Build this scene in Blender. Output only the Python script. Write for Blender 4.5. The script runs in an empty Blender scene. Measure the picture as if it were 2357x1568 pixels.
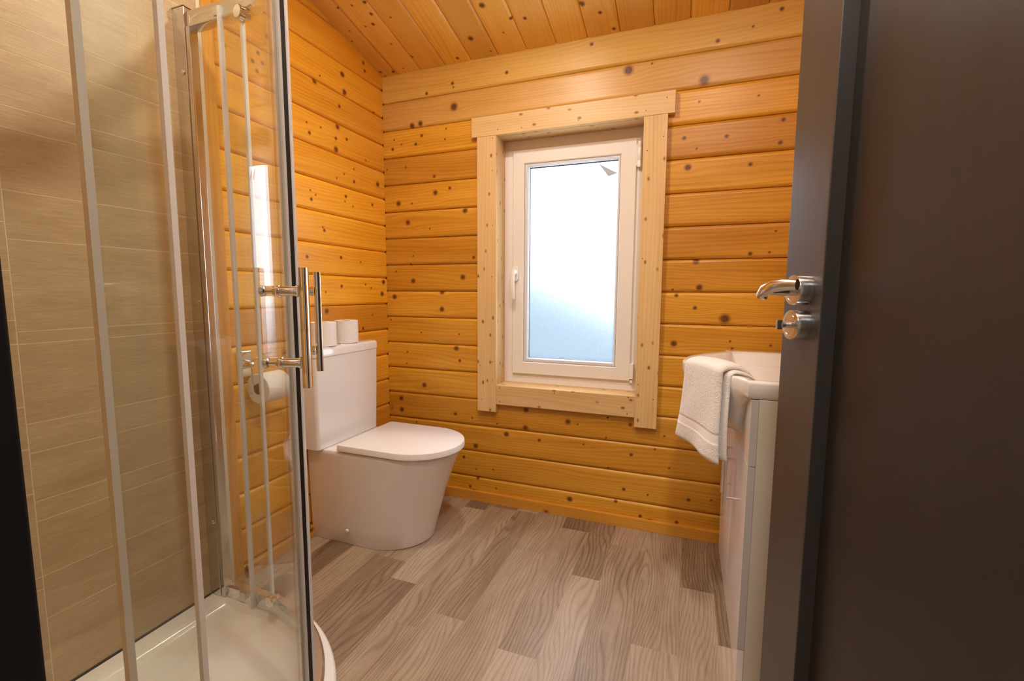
import bpy, bmesh, math, random
import numpy as np
from mathutils import Vector, Matrix

random.seed(7)
rng = np.random.default_rng(11)
SC = bpy.context.scene
COL = SC.collection
PI = math.pi

# ------------------------------------------------------------------ camera
cam_d = bpy.data.cameras.new('camera')
cam_d.sensor_fit = 'HORIZONTAL'
cam_d.sensor_width = 36.0
cam_d.lens = 16.18
cam_d.clip_start = 0.02
cam = bpy.data.objects.new('camera', cam_d)
COL.objects.link(cam)
R_, U_, F_ = Vector((0.935571, 0.353106, 0.00483)), Vector((-0.041016, 0.095069, 0.994625)), Vector((-0.350749, 0.930741, -0.103426))
M = Matrix((( R_.x, U_.x, -F_.x, 0), (R_.y, U_.y, -F_.y, 0), (R_.z, U_.z, -F_.z, 0), (0, 0, 0, 1)))
M.translation = Vector((1.486, -2.061, 1.055))
cam.matrix_world = M
SC.camera = cam

# ------------------------------------------------------------------ view, world, lights
SC.view_settings.view_transform = 'Standard'
SC.view_settings.look = 'None'
SC.view_settings.exposure = -0.16
SC.view_settings.gamma = 1.0
SC.view_settings.use_curve_mapping = False
SC.cycles.max_bounces = 10
SC.cycles.diffuse_bounces = 6
SC.cycles.glossy_bounces = 5
SC.cycles.transmission_bounces = 8
SC.cycles.transparent_max_bounces = 24
SC.cycles.use_denoising = True

SKY_STRENGTH = 10.0
LAMP_WATT = 13.0
HALL_FILL_WATT = 10.0
SHOWER_WATT = 8.0
ENTRY_WATT = 20.0
LAMP_COL = (1.0, 0.885, 0.75)
HALL_FILL_COL = (0.86, 0.92, 1.0)

w = bpy.data.worlds.new('sky')
SC.world = w
w.use_nodes = True
wn, wl = w.node_tree.nodes, w.node_tree.links
wn.clear()
wo = wn.new('ShaderNodeOutputWorld')
wb = wn.new('ShaderNodeBackground')
wg = wn.new('ShaderNodeTexCoord')
ws = wn.new('ShaderNodeSeparateXYZ')
wr = wn.new('ShaderNodeValToRGB')
wl.new(wg.outputs['Generated'], ws.inputs[0])
wl.new(ws.outputs['Z'], wr.inputs['Fac'])
e = wr.color_ramp.elements
e[0].position = 0.0; e[0].color = (0.80, 0.88, 1.0, 1)
e[1].position = 0.6; e[1].color = (0.62, 0.78, 1.0, 1)
wb.inputs['Strength'].default_value = SKY_STRENGTH
wl.new(wr.outputs['Color'], wb.inputs['Color'])
wl.new(wb.outputs[0], wo.inputs['Surface'])

def area_lamp(name, loc, size, watt, col, rot=(0, 0, 0)):
    l = bpy.data.lights.new(name, 'AREA')
    l.shape = 'DISK'; l.size = size; l.energy = watt; l.color = col
    o = bpy.data.objects.new(name, l)
    o.location = loc; o.rotation_euler = rot
    COL.objects.link(o)
    return o
area_lamp('downlight_lamp', (0.88, -0.80, 2.262), 0.10, LAMP_WATT, LAMP_COL)
area_lamp('shower_lamp', (0.42, -1.42, 2.36), 0.09, SHOWER_WATT, LAMP_COL)
area_lamp('entry_lamp', (1.59, -1.50, 2.41), 0.10, ENTRY_WATT, LAMP_COL)
area_lamp('hall_fill_lamp', (1.45, -2.60, 2.33), 0.60, HALL_FILL_WATT, HALL_FILL_COL)  # added cool fill through the doorway, not a known hallway fitting

# ------------------------------------------------------------------ helpers
def tag(o, label=None, cat=None, group=None, kind=None):
    if label: o['label'] = label
    if cat: o['category'] = cat
    if group: o['group'] = group
    if kind: o['kind'] = kind
    return o

def empty(name, loc=(0, 0, 0)):
    o = bpy.data.objects.new(name, None)
    o.empty_display_size = 0.05
    o.location = loc
    COL.objects.link(o)
    return o

def link(name, me, mat, parent=None):
    mats = mat if isinstance(mat, (list, tuple)) else [mat]
    if len(me.materials) == 0:
        for m in mats: me.materials.append(m)
    o = bpy.data.objects.new(name, me)
    COL.objects.link(o)
    if parent is not None:
        o.parent = parent
        L = Vector((0, 0, 0)); p = parent
        while p is not None:
            L += p.location; p = p.parent
        o.location = -L if True else o.location
    return o

def smooth(me, ang=35):
    me.polygons.foreach_set('use_smooth', [True] * len(me.polygons))
    try: me.set_sharp_from_angle(angle=math.radians(ang))
    except Exception: pass

class MB:
    """collects shapes of one part in world coordinates"""
    def __init__(s): s.bm = bmesh.new(); s.flat = False
    def box(s, lo, hi, bev=0.0, seg=2, mat=0, fr=None):
        b = bmesh.new()
        bmesh.ops.create_cube(b, size=1.0)
        for v in b.verts:
            v.co = Vector([lo[i] + (v.co[i] + .5) * (hi[i] - lo[i]) for i in range(3)])
        if bev > 0:
            s.flat = True
            bmesh.ops.bevel(b, geom=b.edges[:], offset=bev, segments=seg, profile=.5, affect='EDGES')
        if fr is not None:
            for v in b.verts: v.co = fr(v.co)
        s._take(b, mat); return s
    def _take(s, b, mat=0):
        for f in b.faces: f.material_index = mat
        me = bpy.data.meshes.new('t'); b.to_mesh(me); b.free()
        s.bm.from_mesh(me); bpy.data.meshes.remove(me)
    def loops(s, loops, closed=True, cap0=True, cap1=True, mat=0):
        b = bmesh.new()
        L = [[b.verts.new(Vector(p)) for p in lp] for lp in loops]
        n = len(L[0])
        for a, c in zip(L[:-1], L[1:]):
            for i in range(n if closed else n - 1):
                j = (i + 1) % n
                b.faces.new((a[i], a[j], c[j], c[i]))
        if cap0: b.faces.new(list(reversed(L[0])))
        if cap1: b.faces.new(L[-1])
        bmesh.ops.recalc_face_normals(b, faces=b.faces[:])
        s._take(b, mat); return s
    def tube(s, pts, r, n=12, mat=0, flat=1.0, up=None):
        pts = [Vector(p) for p in pts]
        rs = r if isinstance(r, (list, tuple)) else [r] * len(pts)
        lp = []
        prev = None
        for i, p in enumerate(pts):
            d = (pts[min(i + 1, len(pts) - 1)] - pts[max(i - 1, 0)]).normalized()
            if up is not None: a = Vector(up)
            elif prev is None: a = Vector((0, 0, 1)) if abs(d.z) < .9 else Vector((1, 0, 0))
            else: a = prev
            x = (a - d * a.dot(d)).normalized(); y = d.cross(x); prev = x
            lp.append([p + (x * math.cos(t) + y * math.sin(t) * flat) * rs[i] for t in [2 * PI * k / n for k in range(n)]])
        return s.loops(lp, mat=mat)
    def lathe(s, c, axis, prof, n=32, mat=0):
        c = Vector(c); ax = Vector(axis).normalized()
        a = Vector((0, 0, 1)) if abs(ax.z) < .9 else Vector((1, 0, 0))
        x = (a - ax * a.dot(ax)).normalized(); y = ax.cross(x)
        return s.loops([[c + ax * h + (x * math.cos(t) + y * math.sin(t)) * max(r, 1e-4) for t in [2 * PI * k / n for k in range(n)]] for h, r in prof], mat=mat)
    def build(s, name, mat, parent=None, sm=True, ang=35):
        me = bpy.data.meshes.new(name)
        bmesh.ops.recalc_face_normals(s.bm, faces=s.bm.faces[:])
        s.bm.to_mesh(me); s.bm.free()
        if sm: smooth(me, ang)
        o = link(name, me, mat, parent)
        if s.flat:
            md = o.modifiers.new('flat faces', 'WEIGHTED_NORMAL'); md.keep_sharp = True; md.weight = 60
        return o

def set_vec(me, name, arr):
    a = me.attributes.new(name, 'FLOAT_VECTOR', 'POINT')
    a.data.foreach_set('vector', np.ascontiguousarray(arr, dtype=np.float32).ravel())
def set_f(me, name, arr):
    a = me.attributes.new(name, 'FLOAT', 'POINT')
    a.data.foreach_set('value', np.ascontiguousarray(arr, dtype=np.float32))

# ------------------------------------------------------------------ materials
def new_mat(name):
    m = bpy.data.materials.new(name); m.use_nodes = True
    nt = m.node_tree; nt.nodes.clear()
    out = nt.nodes.new('ShaderNodeOutputMaterial')
    return m, nt, out
class NT:
    def __init__(s, nt): s.nt = nt
    def n(s, t, **k):
        x = s.nt.nodes.new(t)
        for a, b in k.items(): setattr(x, a, b)
        return x
    def l(s, a, b): s.nt.links.new(a, b)
    def val(s, sock, v):
        if hasattr(v, 'links') or isinstance(v, bpy.types.NodeSocket): s.l(v, sock)
        else: sock.default_value = v
    def math(s, op, a, b=0.0, clamp=False):
        x = s.n('ShaderNodeMath', operation=op); x.use_clamp = clamp
        s.val(x.inputs[0], a); s.val(x.inputs[1], b); return x.outputs[0]
    def vmul(s, v, k):
        x = s.n('ShaderNodeVectorMath', operation='MULTIPLY'); s.l(v, x.inputs[0]); x.inputs[1].default_value = k; return x.outputs[0]
    def noise(s, v, scale=1.0, detail=2.0, rough=.5, dist=0.0):
        x = s.n('ShaderNodeTexNoise'); s.l(v, x.inputs['Vector'])
        x.inputs['Scale'].default_value = scale; x.inputs['Detail'].default_value = detail
        x.inputs['Roughness'].default_value = rough; x.inputs['Distortion'].default_value = dist
        return x.outputs['Fac']
    def mix(s, f, a, b, mode='MIX'):
        x = s.n('ShaderNodeMix', data_type='RGBA', blend_type=mode)
        s.val(x.inputs['Factor'], f); s.val(x.inputs[6], a); s.val(x.inputs[7], b); return x.outputs[2]
    def ramp(s, f, stops):
        x = s.n('ShaderNodeValToRGB'); s.l(f, x.inputs['Fac'])
        e = x.color_ramp.elements
        while len(e) < len(stops): e.new(0.5)
        for i, (p, c) in enumerate(stops):
            e[i].position = p; e[i].color = c if len(c) == 4 else (*c, 1)
        return x.outputs['Color']
    def attr(s, name):
        return s.n('ShaderNodeAttribute', attribute_name=name)
    def sm(s, x, a, b):
        y = s.n('ShaderNodeMapRange', interpolation_type='SMOOTHSTEP'); s.l(x, y.inputs[0])
        y.inputs[1].default_value = a; y.inputs[2].default_value = b; return y.outputs[0]
    def bump(s, h, strength, dist=.001):
        x = s.n('ShaderNodeBump'); x.inputs['Strength'].default_value = strength; x.inputs['Distance'].default_value = dist
        s.l(h, x.inputs['Height']); return x.outputs[0]
    def pbr(s, out, col, rough=.5, metal=0.0, normal=None, spec=.5, **k):
        p = s.n('ShaderNodeBsdfPrincipled')
        s.val(p.inputs['Base Color'], col if not isinstance(col, tuple) else (*col[:3], 1)); s.val(p.inputs['Roughness'], rough); s.val(p.inputs['Metallic'], metal)
        p.inputs['Specular IOR Level'].default_value = spec
        for a, b in k.items(): s.val(p.inputs[a.replace('_', ' ')], b)
        if normal is not None: s.l(normal, p.inputs['Normal'])
        s.l(p.outputs[0], out.inputs['Surface']); return p

def plain(name, col, rough=.4, metal=0.0, spec=.5, bump=None, **k):
    m, nt, out = new_mat(name); N = NT(nt)
    tc = N.n('ShaderNodeTexCoord').outputs['Object']
    nz = N.noise(tc, 9.0, 3.0)
    c = N.mix(N.math('MULTIPLY', nz, .10), (*col, 1), tuple(x * .8 for x in col) + (1,))
    nm = None
    if bump: nm = N.bump(N.noise(tc, bump[0], 3.0), bump[1], bump[2])
    N.pbr(out, c, rough, metal, nm, spec, **k)
    return m

def wood(name, light, mid, dark, rough=.36, knotc=(.115, .032, .008), vor=0.0, hue=.42, ring=66., spec=.45):
    """pine: attribute gc = (along, across, board), knot = 0..1 core of each knot"""
    m, nt, out = new_mat(name); N = NT(nt)
    gc = N.attr('gc').outputs['Vector']
    sp = N.n('ShaderNodeSeparateXYZ'); N.l(gc, sp.inputs[0])
    kn = N.attr('knot').outputs['Fac']
    low = N.noise(N.vmul(gc, (.9, 6.0, 31.0)), 1.0, 1.0)
    ph = N.math('ADD', N.math('MULTIPLY', sp.outputs[1], ring), N.math('MULTIPLY', low, 9.0))
    rings = N.math('ADD', N.math('MULTIPLY', N.math('SINE', N.math('MULTIPLY', ph, 6.2832)), .5), .5)
    rings = N.math('POWER', rings, 2.2)
    st = N.noise(N.vmul(gc, (3.0, 170.0, 17.0)), 1.0, 4.0, .65)
    bl = N.noise(N.vmul(gc, (1.6, 14.0, 13.0)), 1.0, 3.0, .55)
    f = N.math('ADD', N.math('MULTIPLY', rings, .17), N.math('MULTIPLY', st, .56))
    f = N.math('ADD', f, N.math('MULTIPLY', N.math('SUBTRACT', bl, .5), .75), True)
    col = N.ramp(f, [(0.05, light), (.45, mid), (.95, dark)])
    wn_ = N.n('ShaderNodeTexWhiteNoise', noise_dimensions='1D'); N.l(sp.outputs[2], wn_.inputs['W'])
    hs = N.n('ShaderNodeHueSaturation'); N.l(col, hs.inputs['Color'])
    N.l(N.math('ADD', N.math('MULTIPLY', N.math('SUBTRACT', wn_.outputs['Value'], .5), hue), 1.0), hs.inputs['Value'])
    N.l(N.math('ADD', N.math('MULTIPLY', N.math('SUBTRACT', wn_.outputs['Value'], .5), .012), .5), hs.inputs['Hue'])
    col = hs.outputs['Color']
    if vor > 0:
        v = N.n('ShaderNodeTexVoronoi', feature='F1', voronoi_dimensions='2D'); N.l(N.vmul(gc, (vor, vor * 1.6, 40.0)), v.inputs['Vector']); v.inputs['Scale'].default_value = 1.0
        sx = N.n('ShaderNodeSeparateColor'); N.l(v.outputs['Color'], sx.inputs[0])
        pick = N.math('GREATER_THAN', sx.outputs[0], .30)
        k2 = N.math('MULTIPLY', N.math('SUBTRACT', 1.0, N.math('MULTIPLY', v.outputs['Distance'], 8.0), True), pick)
        kn = N.math('MAXIMUM', kn, N.math('MULTIPLY', k2, N.math('ADD', .55, N.math('MULTIPLY', sx.outputs[1], .5))))
    halo = N.sm(kn, .02, .42)
    col = N.mix(N.math('MULTIPLY', halo, .55), col, (dark[0] * .62, dark[1] * .5, dark[2] * .5, 1))
    col = N.mix(N.math('MULTIPLY', N.sm(kn, .36, .62), .92), col, (*knotc, 1))
    nm = N.bump(N.math('SUBTRACT', st, N.math('MULTIPLY', kn, .4)), .18, .0006)
    N.pbr(out, col, N.math('ADD', rough - .05, N.math('MULTIPLY', st, .12)), 0.0, nm, spec)
    return m

M_WALL = wood('pine_log', (.68, .355, .042), (.53, .235, .015), (.27, .085, .005))
M_PALE = wood('pine_pale', (.68, .43, .125), (.60, .345, .075), (.40, .175, .026), hue=.12)
M_LEFT = wood('pine_log_left', (.78, .40, .045), (.67, .29, .018), (.40, .125, .007))
M_CEIL = wood('pine_ceiling', (.84, .56, .16), (.77, .46, .09), (.50, .22, .026))
M_CASE = wood('pine_casing', (.70, .49, .25), (.62, .40, .175), (.46, .25, .085), knotc=(.22, .085, .025), vor=9.0, hue=.10, ring=70., rough=.42)
M_BASE = wood('pine_baseboard', (.70, .36, .055), (.60, .27, .03), (.42, .15, .013), vor=5.0, hue=.1)

M_CERAMIC = plain('white_ceramic', (.78, .76, .74), .10, spec=.5, Coat_Weight=.4, Coat_Roughness=.04)
M_SEAT = plain('white_seat_plastic', (.80, .78, .77), .22)
M_ACRYL = plain('white_acrylic_tray', (.80, .78, .73), .16)
M_UPVC = plain('white_upvc', (.80, .76, .72), .28)
M_UPVC_GREY = plain('grey_glazing_bead', (.66, .68, .71), .3)
M_CHROME = plain('chrome', (.82, .82, .82), .07, 1.0)
M_STEEL = plain('brushed_steel', (.72, .70, .67), .17, 1.0)
M_ALU = plain('polished_aluminium', (.72, .71, .70), .16, 1.0)
M_BLACK = plain('black_rubber', (.012, .011, .012), .4)
def m_seal():
    m, nt, out = new_mat('translucent_seal'); N = NT(nt)
    p = N.n('ShaderNodeBsdfPrincipled'); p.inputs['Base Color'].default_value = (.88, .88, .88, 1); p.inputs['Roughness'].default_value = .24
    t = N.n('ShaderNodeBsdfTranslucent'); t.inputs[0].default_value = (.80, .78, .74, 1)
    mx = N.n('ShaderNodeMixShader'); mx.inputs[0].default_value = .35
    N.l(p.outputs[0], mx.inputs[1]); N.l(t.outputs[0], mx.inputs[2]); N.l(mx.outputs[0], out.inputs['Surface'])
    return m
M_SEALW = m_seal()
M_PAPER = plain('white_paper', (.82, .80, .77), .9, spec=.1, bump=(160., .35, .002))
M_CARD = plain('cardboard', (.35, .26, .17), .85)
M_GLOSSW = plain('white_gloss_board', (.84, .82, .80), .16, spec=.18)
M_EDGEG = plain('grey_board_edge', (.52, .51, .50), .35)
M_SIDEP = plain('cream_side_board', (.62, .60, .52), .35)
M_TRIMC = plain('cream_tile_trim', (.66, .58, .44), .35)
M_HALLW = plain('hall_paint', (.62, .58, .52), .8)
M_FRAME = plain('dark_door_frame', (.012, .011, .012), .32)

def m_door(name, col, rough, spec):
    m, nt, out = new_mat(name); N = NT(nt)
    tc = N.n('ShaderNodeTexCoord').outputs['Object']
    g = N.noise(N.vmul(tc, (60., 60., 3.)), 1.0, 4.0, .6)
    s = N.noise(N.vmul(tc, (4., 4., 1.6)), 1.0, 3.0, .6, 1.2)
    c = N.mix(g, (*[x * .85 for x in col], 1), (*[x * 1.2 for x in col], 1))
    nm = N.bump(N.noise(tc, 420., 2.0), .10, .0008)
    N.pbr(out, c, N.math('ADD', rough - .10, N.math('MULTIPLY', s, .22)), 0.0, nm, spec)
    return m
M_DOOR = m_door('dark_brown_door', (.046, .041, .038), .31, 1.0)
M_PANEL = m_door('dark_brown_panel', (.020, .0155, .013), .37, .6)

def m_glass(name, tint, refl=1.0):
    m, nt, out = new_mat(name); N = NT(nt)
    lw = N.n('ShaderNodeLayerWeight'); lw.inputs['Blend'].default_value = .5
    f = N.math('ADD', .042, N.math('MULTIPLY', N.math('POWER', lw.outputs['Facing'], 5.0), .95), True)
    if refl != 1.0: f = N.math('MULTIPLY', f, refl)
    tr = N.n('ShaderNodeBsdfTransparent'); tr.inputs[0].default_value = (*tint, 1)
    gl = N.n('ShaderNodeBsdfGlossy'); gl.inputs['Roughness'].default_value = 0.0; gl.inputs['Color'].default_value = (1, 1, 1, 1)
    mx = N.n('ShaderNodeMixShader'); N.l(f, mx.inputs[0]); N.l(tr.outputs[0], mx.inputs[1]); N.l(gl.outputs[0], mx.inputs[2])
    N.l(mx.outputs[0], out.inputs['Surface'])
    return m
M_GLASS = m_glass('shower_glass', (.955, .97, .955))
M_PANE = m_glass('window_glass', (.96, .98, .98))

def m_film():
    m, nt, out = new_mat('frosted_film'); N = NT(nt)
    tc = N.n('ShaderNodeTexCoord').outputs['Object']
    g = N.noise(tc, 330., 2.0)
    c = N.mix(g, (.70, .73, .76, 1), (1, 1, 1, 1))
    t = N.n('ShaderNodeBsdfTranslucent'); N.l(c, t.inputs[0])
    rf = N.n('ShaderNodeBsdfRefraction'); N.l(c, rf.inputs[0]); rf.inputs['Roughness'].default_value = .62; rf.inputs['IOR'].default_value = 1.25
    mx = N.n('ShaderNodeMixShader'); mx.inputs[0].default_value = .87
    N.l(t.outputs[0], mx.inputs[1]); N.l(rf.outputs[0], mx.inputs[2])
    N.l(mx.outputs[0], out.inputs['Surface'])
    return m
M_FILM = m_film()
def m_flap():
    m, nt, out = new_mat('film_flap'); N = NT(nt)
    d = N.n('ShaderNodeBsdfDiffuse'); d.inputs[0].default_value = (.80, .84, .86, 1)
    t = N.n('ShaderNodeBsdfTranslucent'); t.inputs[0].default_value = (.20, .23, .25, 1)
    mx = N.n('ShaderNodeMixShader'); mx.inputs[0].default_value = .5
    N.l(d.outputs[0], mx.inputs[1]); N.l(t.outputs[0], mx.inputs[2]); N.l(mx.outputs[0], out.inputs['Surface'])
    return m
M_FLAP = m_flap()


def m_tile():
    m, nt, out = new_mat('wood_effect_tile'); N = NT(nt)
    tc = N.n('ShaderNodeTexCoord').outputs['Object']
    pid = N.attr('pid').outputs['Fac']
    cb = N.n('ShaderNodeCombineXYZ'); sp = N.n('ShaderNodeSeparateXYZ'); N.l(tc, sp.inputs[0])
    N.l(N.math('ADD', sp.outputs[1], N.math('MULTIPLY', pid, 9.)), cb.inputs[0]); N.l(sp.outputs[2], cb.inputs[1]); N.l(pid, cb.inputs[2])
    st = N.noise(N.vmul(cb.outputs[0], (16., 330., 5.)), 1.0, 4.0, .7)
    bl = N.noise(N.vmul(cb.outputs[0], (4., 12., 5.)), 1.0, 4.0, .6)
    sk = N.noise(N.vmul(cb.outputs[0], (260., 420., 5.)), 1.0, 2.0, .7)
    f = N.math('ADD', N.math('MULTIPLY', st, .5), N.math('MULTIPLY', bl, .42))
    f = N.math('ADD', f, N.math('MULTIPLY', N.math('SUBTRACT', sk, .5), .22))
    c = N.ramp(f, [(.25, (.33, .225, .115)), (.48, (.46, .335, .19)), (.70, (.60, .47, .30))])
    N.pbr(out, c, N.math('ADD', .30, N.math('MULTIPLY', sk, .2)), 0.0, N.bump(st, .25, .0008), .5)
    return m
M_TILE = m_tile()
M_GROUT = plain('cream_grout', (.66, .54, .36), .8)

def m_floor():
    m, nt, out = new_mat('oak_vinyl_plank'); N = NT(nt)
    gc = N.attr('gc').outputs['Vector']; tone = N.attr('tone').outputs['Fac']
    sp = N.n('ShaderNodeSeparateXYZ'); N.l(gc, sp.inputs[0])
    w1 = N.noise(N.vmul(gc, (1.7, 8.0, 23.0)), 1.0, 1.2, .5)
    ph = N.math('ADD', N.math('MULTIPLY', sp.outputs[1], 75.), N.math('MULTIPLY', w1, 13.))
    rg = N.math('POWER', N.math('ADD', N.math('MULTIPLY', N.math('SINE', N.math('MULTIPLY', ph, 6.2832)), .5), .5), 3.0)
    st = N.noise(N.vmul(gc, (7., 260., 11.)), 1.0, 4.0, .7)
    pr = N.noise(N.vmul(gc, (40., 700., 11.)), 1.0, 2.0, .6)
    bl = N.noise(N.vmul(gc, (3., 12., 7.)), 1.0, 3.0, .6)
    f = N.math('ADD', N.math('MULTIPLY', rg, .17), N.math('MULTIPLY', st, .58))
    f = N.math('ADD', f, N.math('MULTIPLY', N.math('SUBTRACT', bl, .5), .5))
    f = N.math('ADD', f, N.math('MULTIPLY', N.math('SUBTRACT', pr, .5), .25))
    f = N.math('ADD', f, N.math('MULTIPLY', tone, .62), True)
    c = N.ramp(f, [(.08, (.46, .37, .275)), (.36, (.335, .250, .174)), (.60, (.205, .138, .087)), (.90, (.095, .060, .036))])
    N.pbr(out, c, N.math('ADD', .34, N.math('MULTIPLY', st, .18)), 0.0, N.bump(st, .2, .0006), .5)
    return m
M_FLOOR = m_floor()

def m_towel():
    m, nt, out = new_mat('terry_towel'); N = NT(nt)
    tc = N.n('ShaderNodeTexCoord').outputs['Object']
    a = N.noise(tc, 260., 3.0, .7); b = N.noise(tc, 60., 2.0)
    flat = N.attr('band').outputs['Fac']
    h = N.math('MULTIPLY', N.math('ADD', a, N.math('MULTIPLY', b, .6)), N.math('SUBTRACT', 1.0, N.math('MULTIPLY', flat, .85)))
    N.pbr(out, (.84, .80, .77), .95, 0.0, N.bump(h, .8, .004), .1, Sheen_Weight=.3)
    return m
M_TOWEL = m_towel()
def m_emit(name, col, s):
    m, nt, out = new_mat(name); N = NT(nt)
    e = N.n('ShaderNodeEmission'); e.inputs[0].default_value = (*col, 1); e.inputs[1].default_value = s
    N.l(e.outputs[0], out.inputs['Surface']); return m

# knots read off the photograph: (along, across, radius)
BK= [(0.219,1.886,0.016),(0.171,1.881,0.016),(0.406,1.940,0.024),(0.399,2.048,0.01),(0.404,2.030,0.006),(0.257,2.022,0.01),(0.065,1.823,0.006),(0.108,1.796,0.006),(0.054,1.778,0.01),(0.191,1.790,0.01),(0.226,1.827,0.01),(0.363,1.844,0.006),(0.356,1.796,0.006),(0.018,1.680,0.006),(0.131,1.684,0.006),(0.294,1.626,0.01),(0.299,1.547,0.016),(0.380,1.563,0.01),(0.083,1.507,0.016),(0.162,1.503,0.006),(0.137,1.409,0.016),(0.265,1.373,0.006),(0.164,1.240,0.006),(0.508,1.225,0.01),(0.163,1.113,0.016),(0.448,1.130,0.016),(0.062,1.163,0.006),(0.148,1.195,0.01),(0.047,1.030,0.016),(0.330,1.057,0.016),(0.329,0.970,0.016),(0.021,0.909,0.006),(0.206,0.847,0.006),(0.425,0.846,0.006),(0.409,0.773,0.016),(0.428,0.712,0.01),(0.120,0.741,0.006),(0.114,0.680,0.006),(0.220,0.571,0.016),(0.076,0.488,0.016),(0.078,0.427,0.016),(0.400,0.435,0.01),(0.496,0.423,0.006),(0.168,0.368,0.006),(0.515,0.279,0.016),(0.462,1.451,0.016),(0.783,0.492,0.016),(0.781,0.403,0.016),(0.991,0.455,0.016),(1.037,0.448,0.006),(0.402,0.435,0.01),(0.497,0.423,0.006),(0.634,0.408,0.006),(0.682,0.360,0.016),(0.852,0.350,0.01),(1.067,0.356,0.006),(0.448,0.212,0.01),(0.860,0.250,0.01),(0.517,0.157,0.006),(0.612,0.168,0.006),(0.526,0.110,0.01),(0.483,0.061,0.01),(0.628,0.072,0.006),(0.689,0.031,0.01),(1.006,0.080,0.016),(1.161,0.030,0.01),(1.176,0.495,0.006),(1.174,0.494,0.006),(1.275,0.472,0.01),(1.170,0.400,0.006),(1.383,0.372,0.006),(1.283,0.334,0.01),(1.183,0.259,0.006),(1.446,0.295,0.006),(1.255,0.169,0.01),(1.360,0.159,0.006),(1.530,0.165,0.01),(1.620,0.179,0.006),(1.221,0.106,0.01),(1.331,0.055,0.01),(1.486,0.055,0.01),(1.421,0.436,0.006),(1.451,1.682,0.01),(1.608,1.672,0.01),(1.802,1.711,0.01),(1.796,1.628,0.01),(1.500,1.636,0.006),(1.470,1.565,0.016),(1.698,1.557,0.01),(1.713,1.810,0.006),(1.502,1.816,0.006),(1.800,1.298,0.006),(1.517,1.895,0.024),(1.715,1.213,0.01),(1.782,1.217,0.006),(1.517,1.188,0.016),(1.534,1.080,0.016),(1.430,1.071,0.006),(1.446,1.047,0.01),(1.521,0.996,0.01),(1.636,0.953,0.024),(1.444,0.843,0.016),(1.660,0.862,0.006),(1.669,0.833,0.006),(1.807,0.851,0.006),(1.498,0.746,0.01),(1.222,1.978,0.024),(1.774,2.108,0.01),(1.559,2.034,0.01),(1.681,2.064,0.006),(1.315,1.990,0.006),(1.065,2.108,0.01),(0.677,2.054,0.01)]
LK= [(-0.145,2.140,0.01),(-0.136,2.107,0.01),(-0.294,2.026,0.016),(-0.283,1.954,0.016),(-0.433,1.962,0.006),(-0.465,1.929,0.016),(-0.320,1.880,0.01),(-0.071,1.940,0.006),(-0.336,1.787,0.016),(-0.504,1.709,0.01),(-0.518,1.746,0.006),(-0.439,1.751,0.006),(-0.349,1.733,0.01),(-0.278,1.750,0.01),(-0.350,1.686,0.016),(-0.146,1.691,0.006),(-0.235,1.629,0.006),(-0.303,1.591,0.006),(-0.352,1.562,0.006),(-0.236,1.571,0.01),(-0.057,1.597,0.016),(-0.512,1.476,0.006),(-0.483,1.463,0.006),(-0.508,1.440,0.01),(-0.296,1.492,0.01),(-0.303,1.468,0.006),(-0.249,1.455,0.006),(-0.104,1.488,0.01),(-0.448,1.333,0.006),(-0.440,1.321,0.01),(-0.544,1.200,0.01),(-0.341,1.211,0.01),(-0.205,1.199,0.006),(-0.343,1.080,0.01),(-0.445,1.054,0.006),(-0.174,1.092,0.006),(-0.131,1.074,0.006),(-0.028,1.107,0.016),(-0.042,1.046,0.016),(-0.443,0.970,0.016),(-0.126,0.938,0.006),(-0.201,0.876,0.01),(-0.694,1.991,0.01),(-0.872,1.876,0.01),(-0.737,1.913,0.01),(-0.762,1.875,0.01),(-0.720,1.886,0.01),(-0.745,1.848,0.01)]
CK= [(0.676,-0.271,0.016),(0.822,-0.168,0.01),(0.766,-0.181,0.01),(0.556,-0.125,0.016),(0.708,-0.120,0.006),(0.276,-0.314,0.006),(0.206,-0.351,0.01),(0.179,-0.303,0.01),(0.138,-0.301,0.006),(0.217,-0.407,0.01),(0.155,-0.408,0.006),(0.086,-0.410,0.006),(0.049,-0.297,0.006),(0.018,-0.245,0.006),(0.442,-0.030,0.01),(0.613,-0.033,0.006),(0.081,-0.022,0.01),(0.018,-0.037,0.01),(0.024,-0.006,0.006),(0.149,-0.033,0.006),(0.187,-0.185,0.006),(0.234,-0.090,0.01),(1.059,-0.177,0.016),(1.120,-0.119,0.01),(1.161,-0.025,0.01),(0.708,-0.120,0.006)]

# ------------------------------------------------------------------ large structure
ROOM_X, FRONT_Y = 2.10, -1.885
LOG = 0.135
K0 = 2.005
def ceil_z(y): return 2.134 - .216 * y

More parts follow.
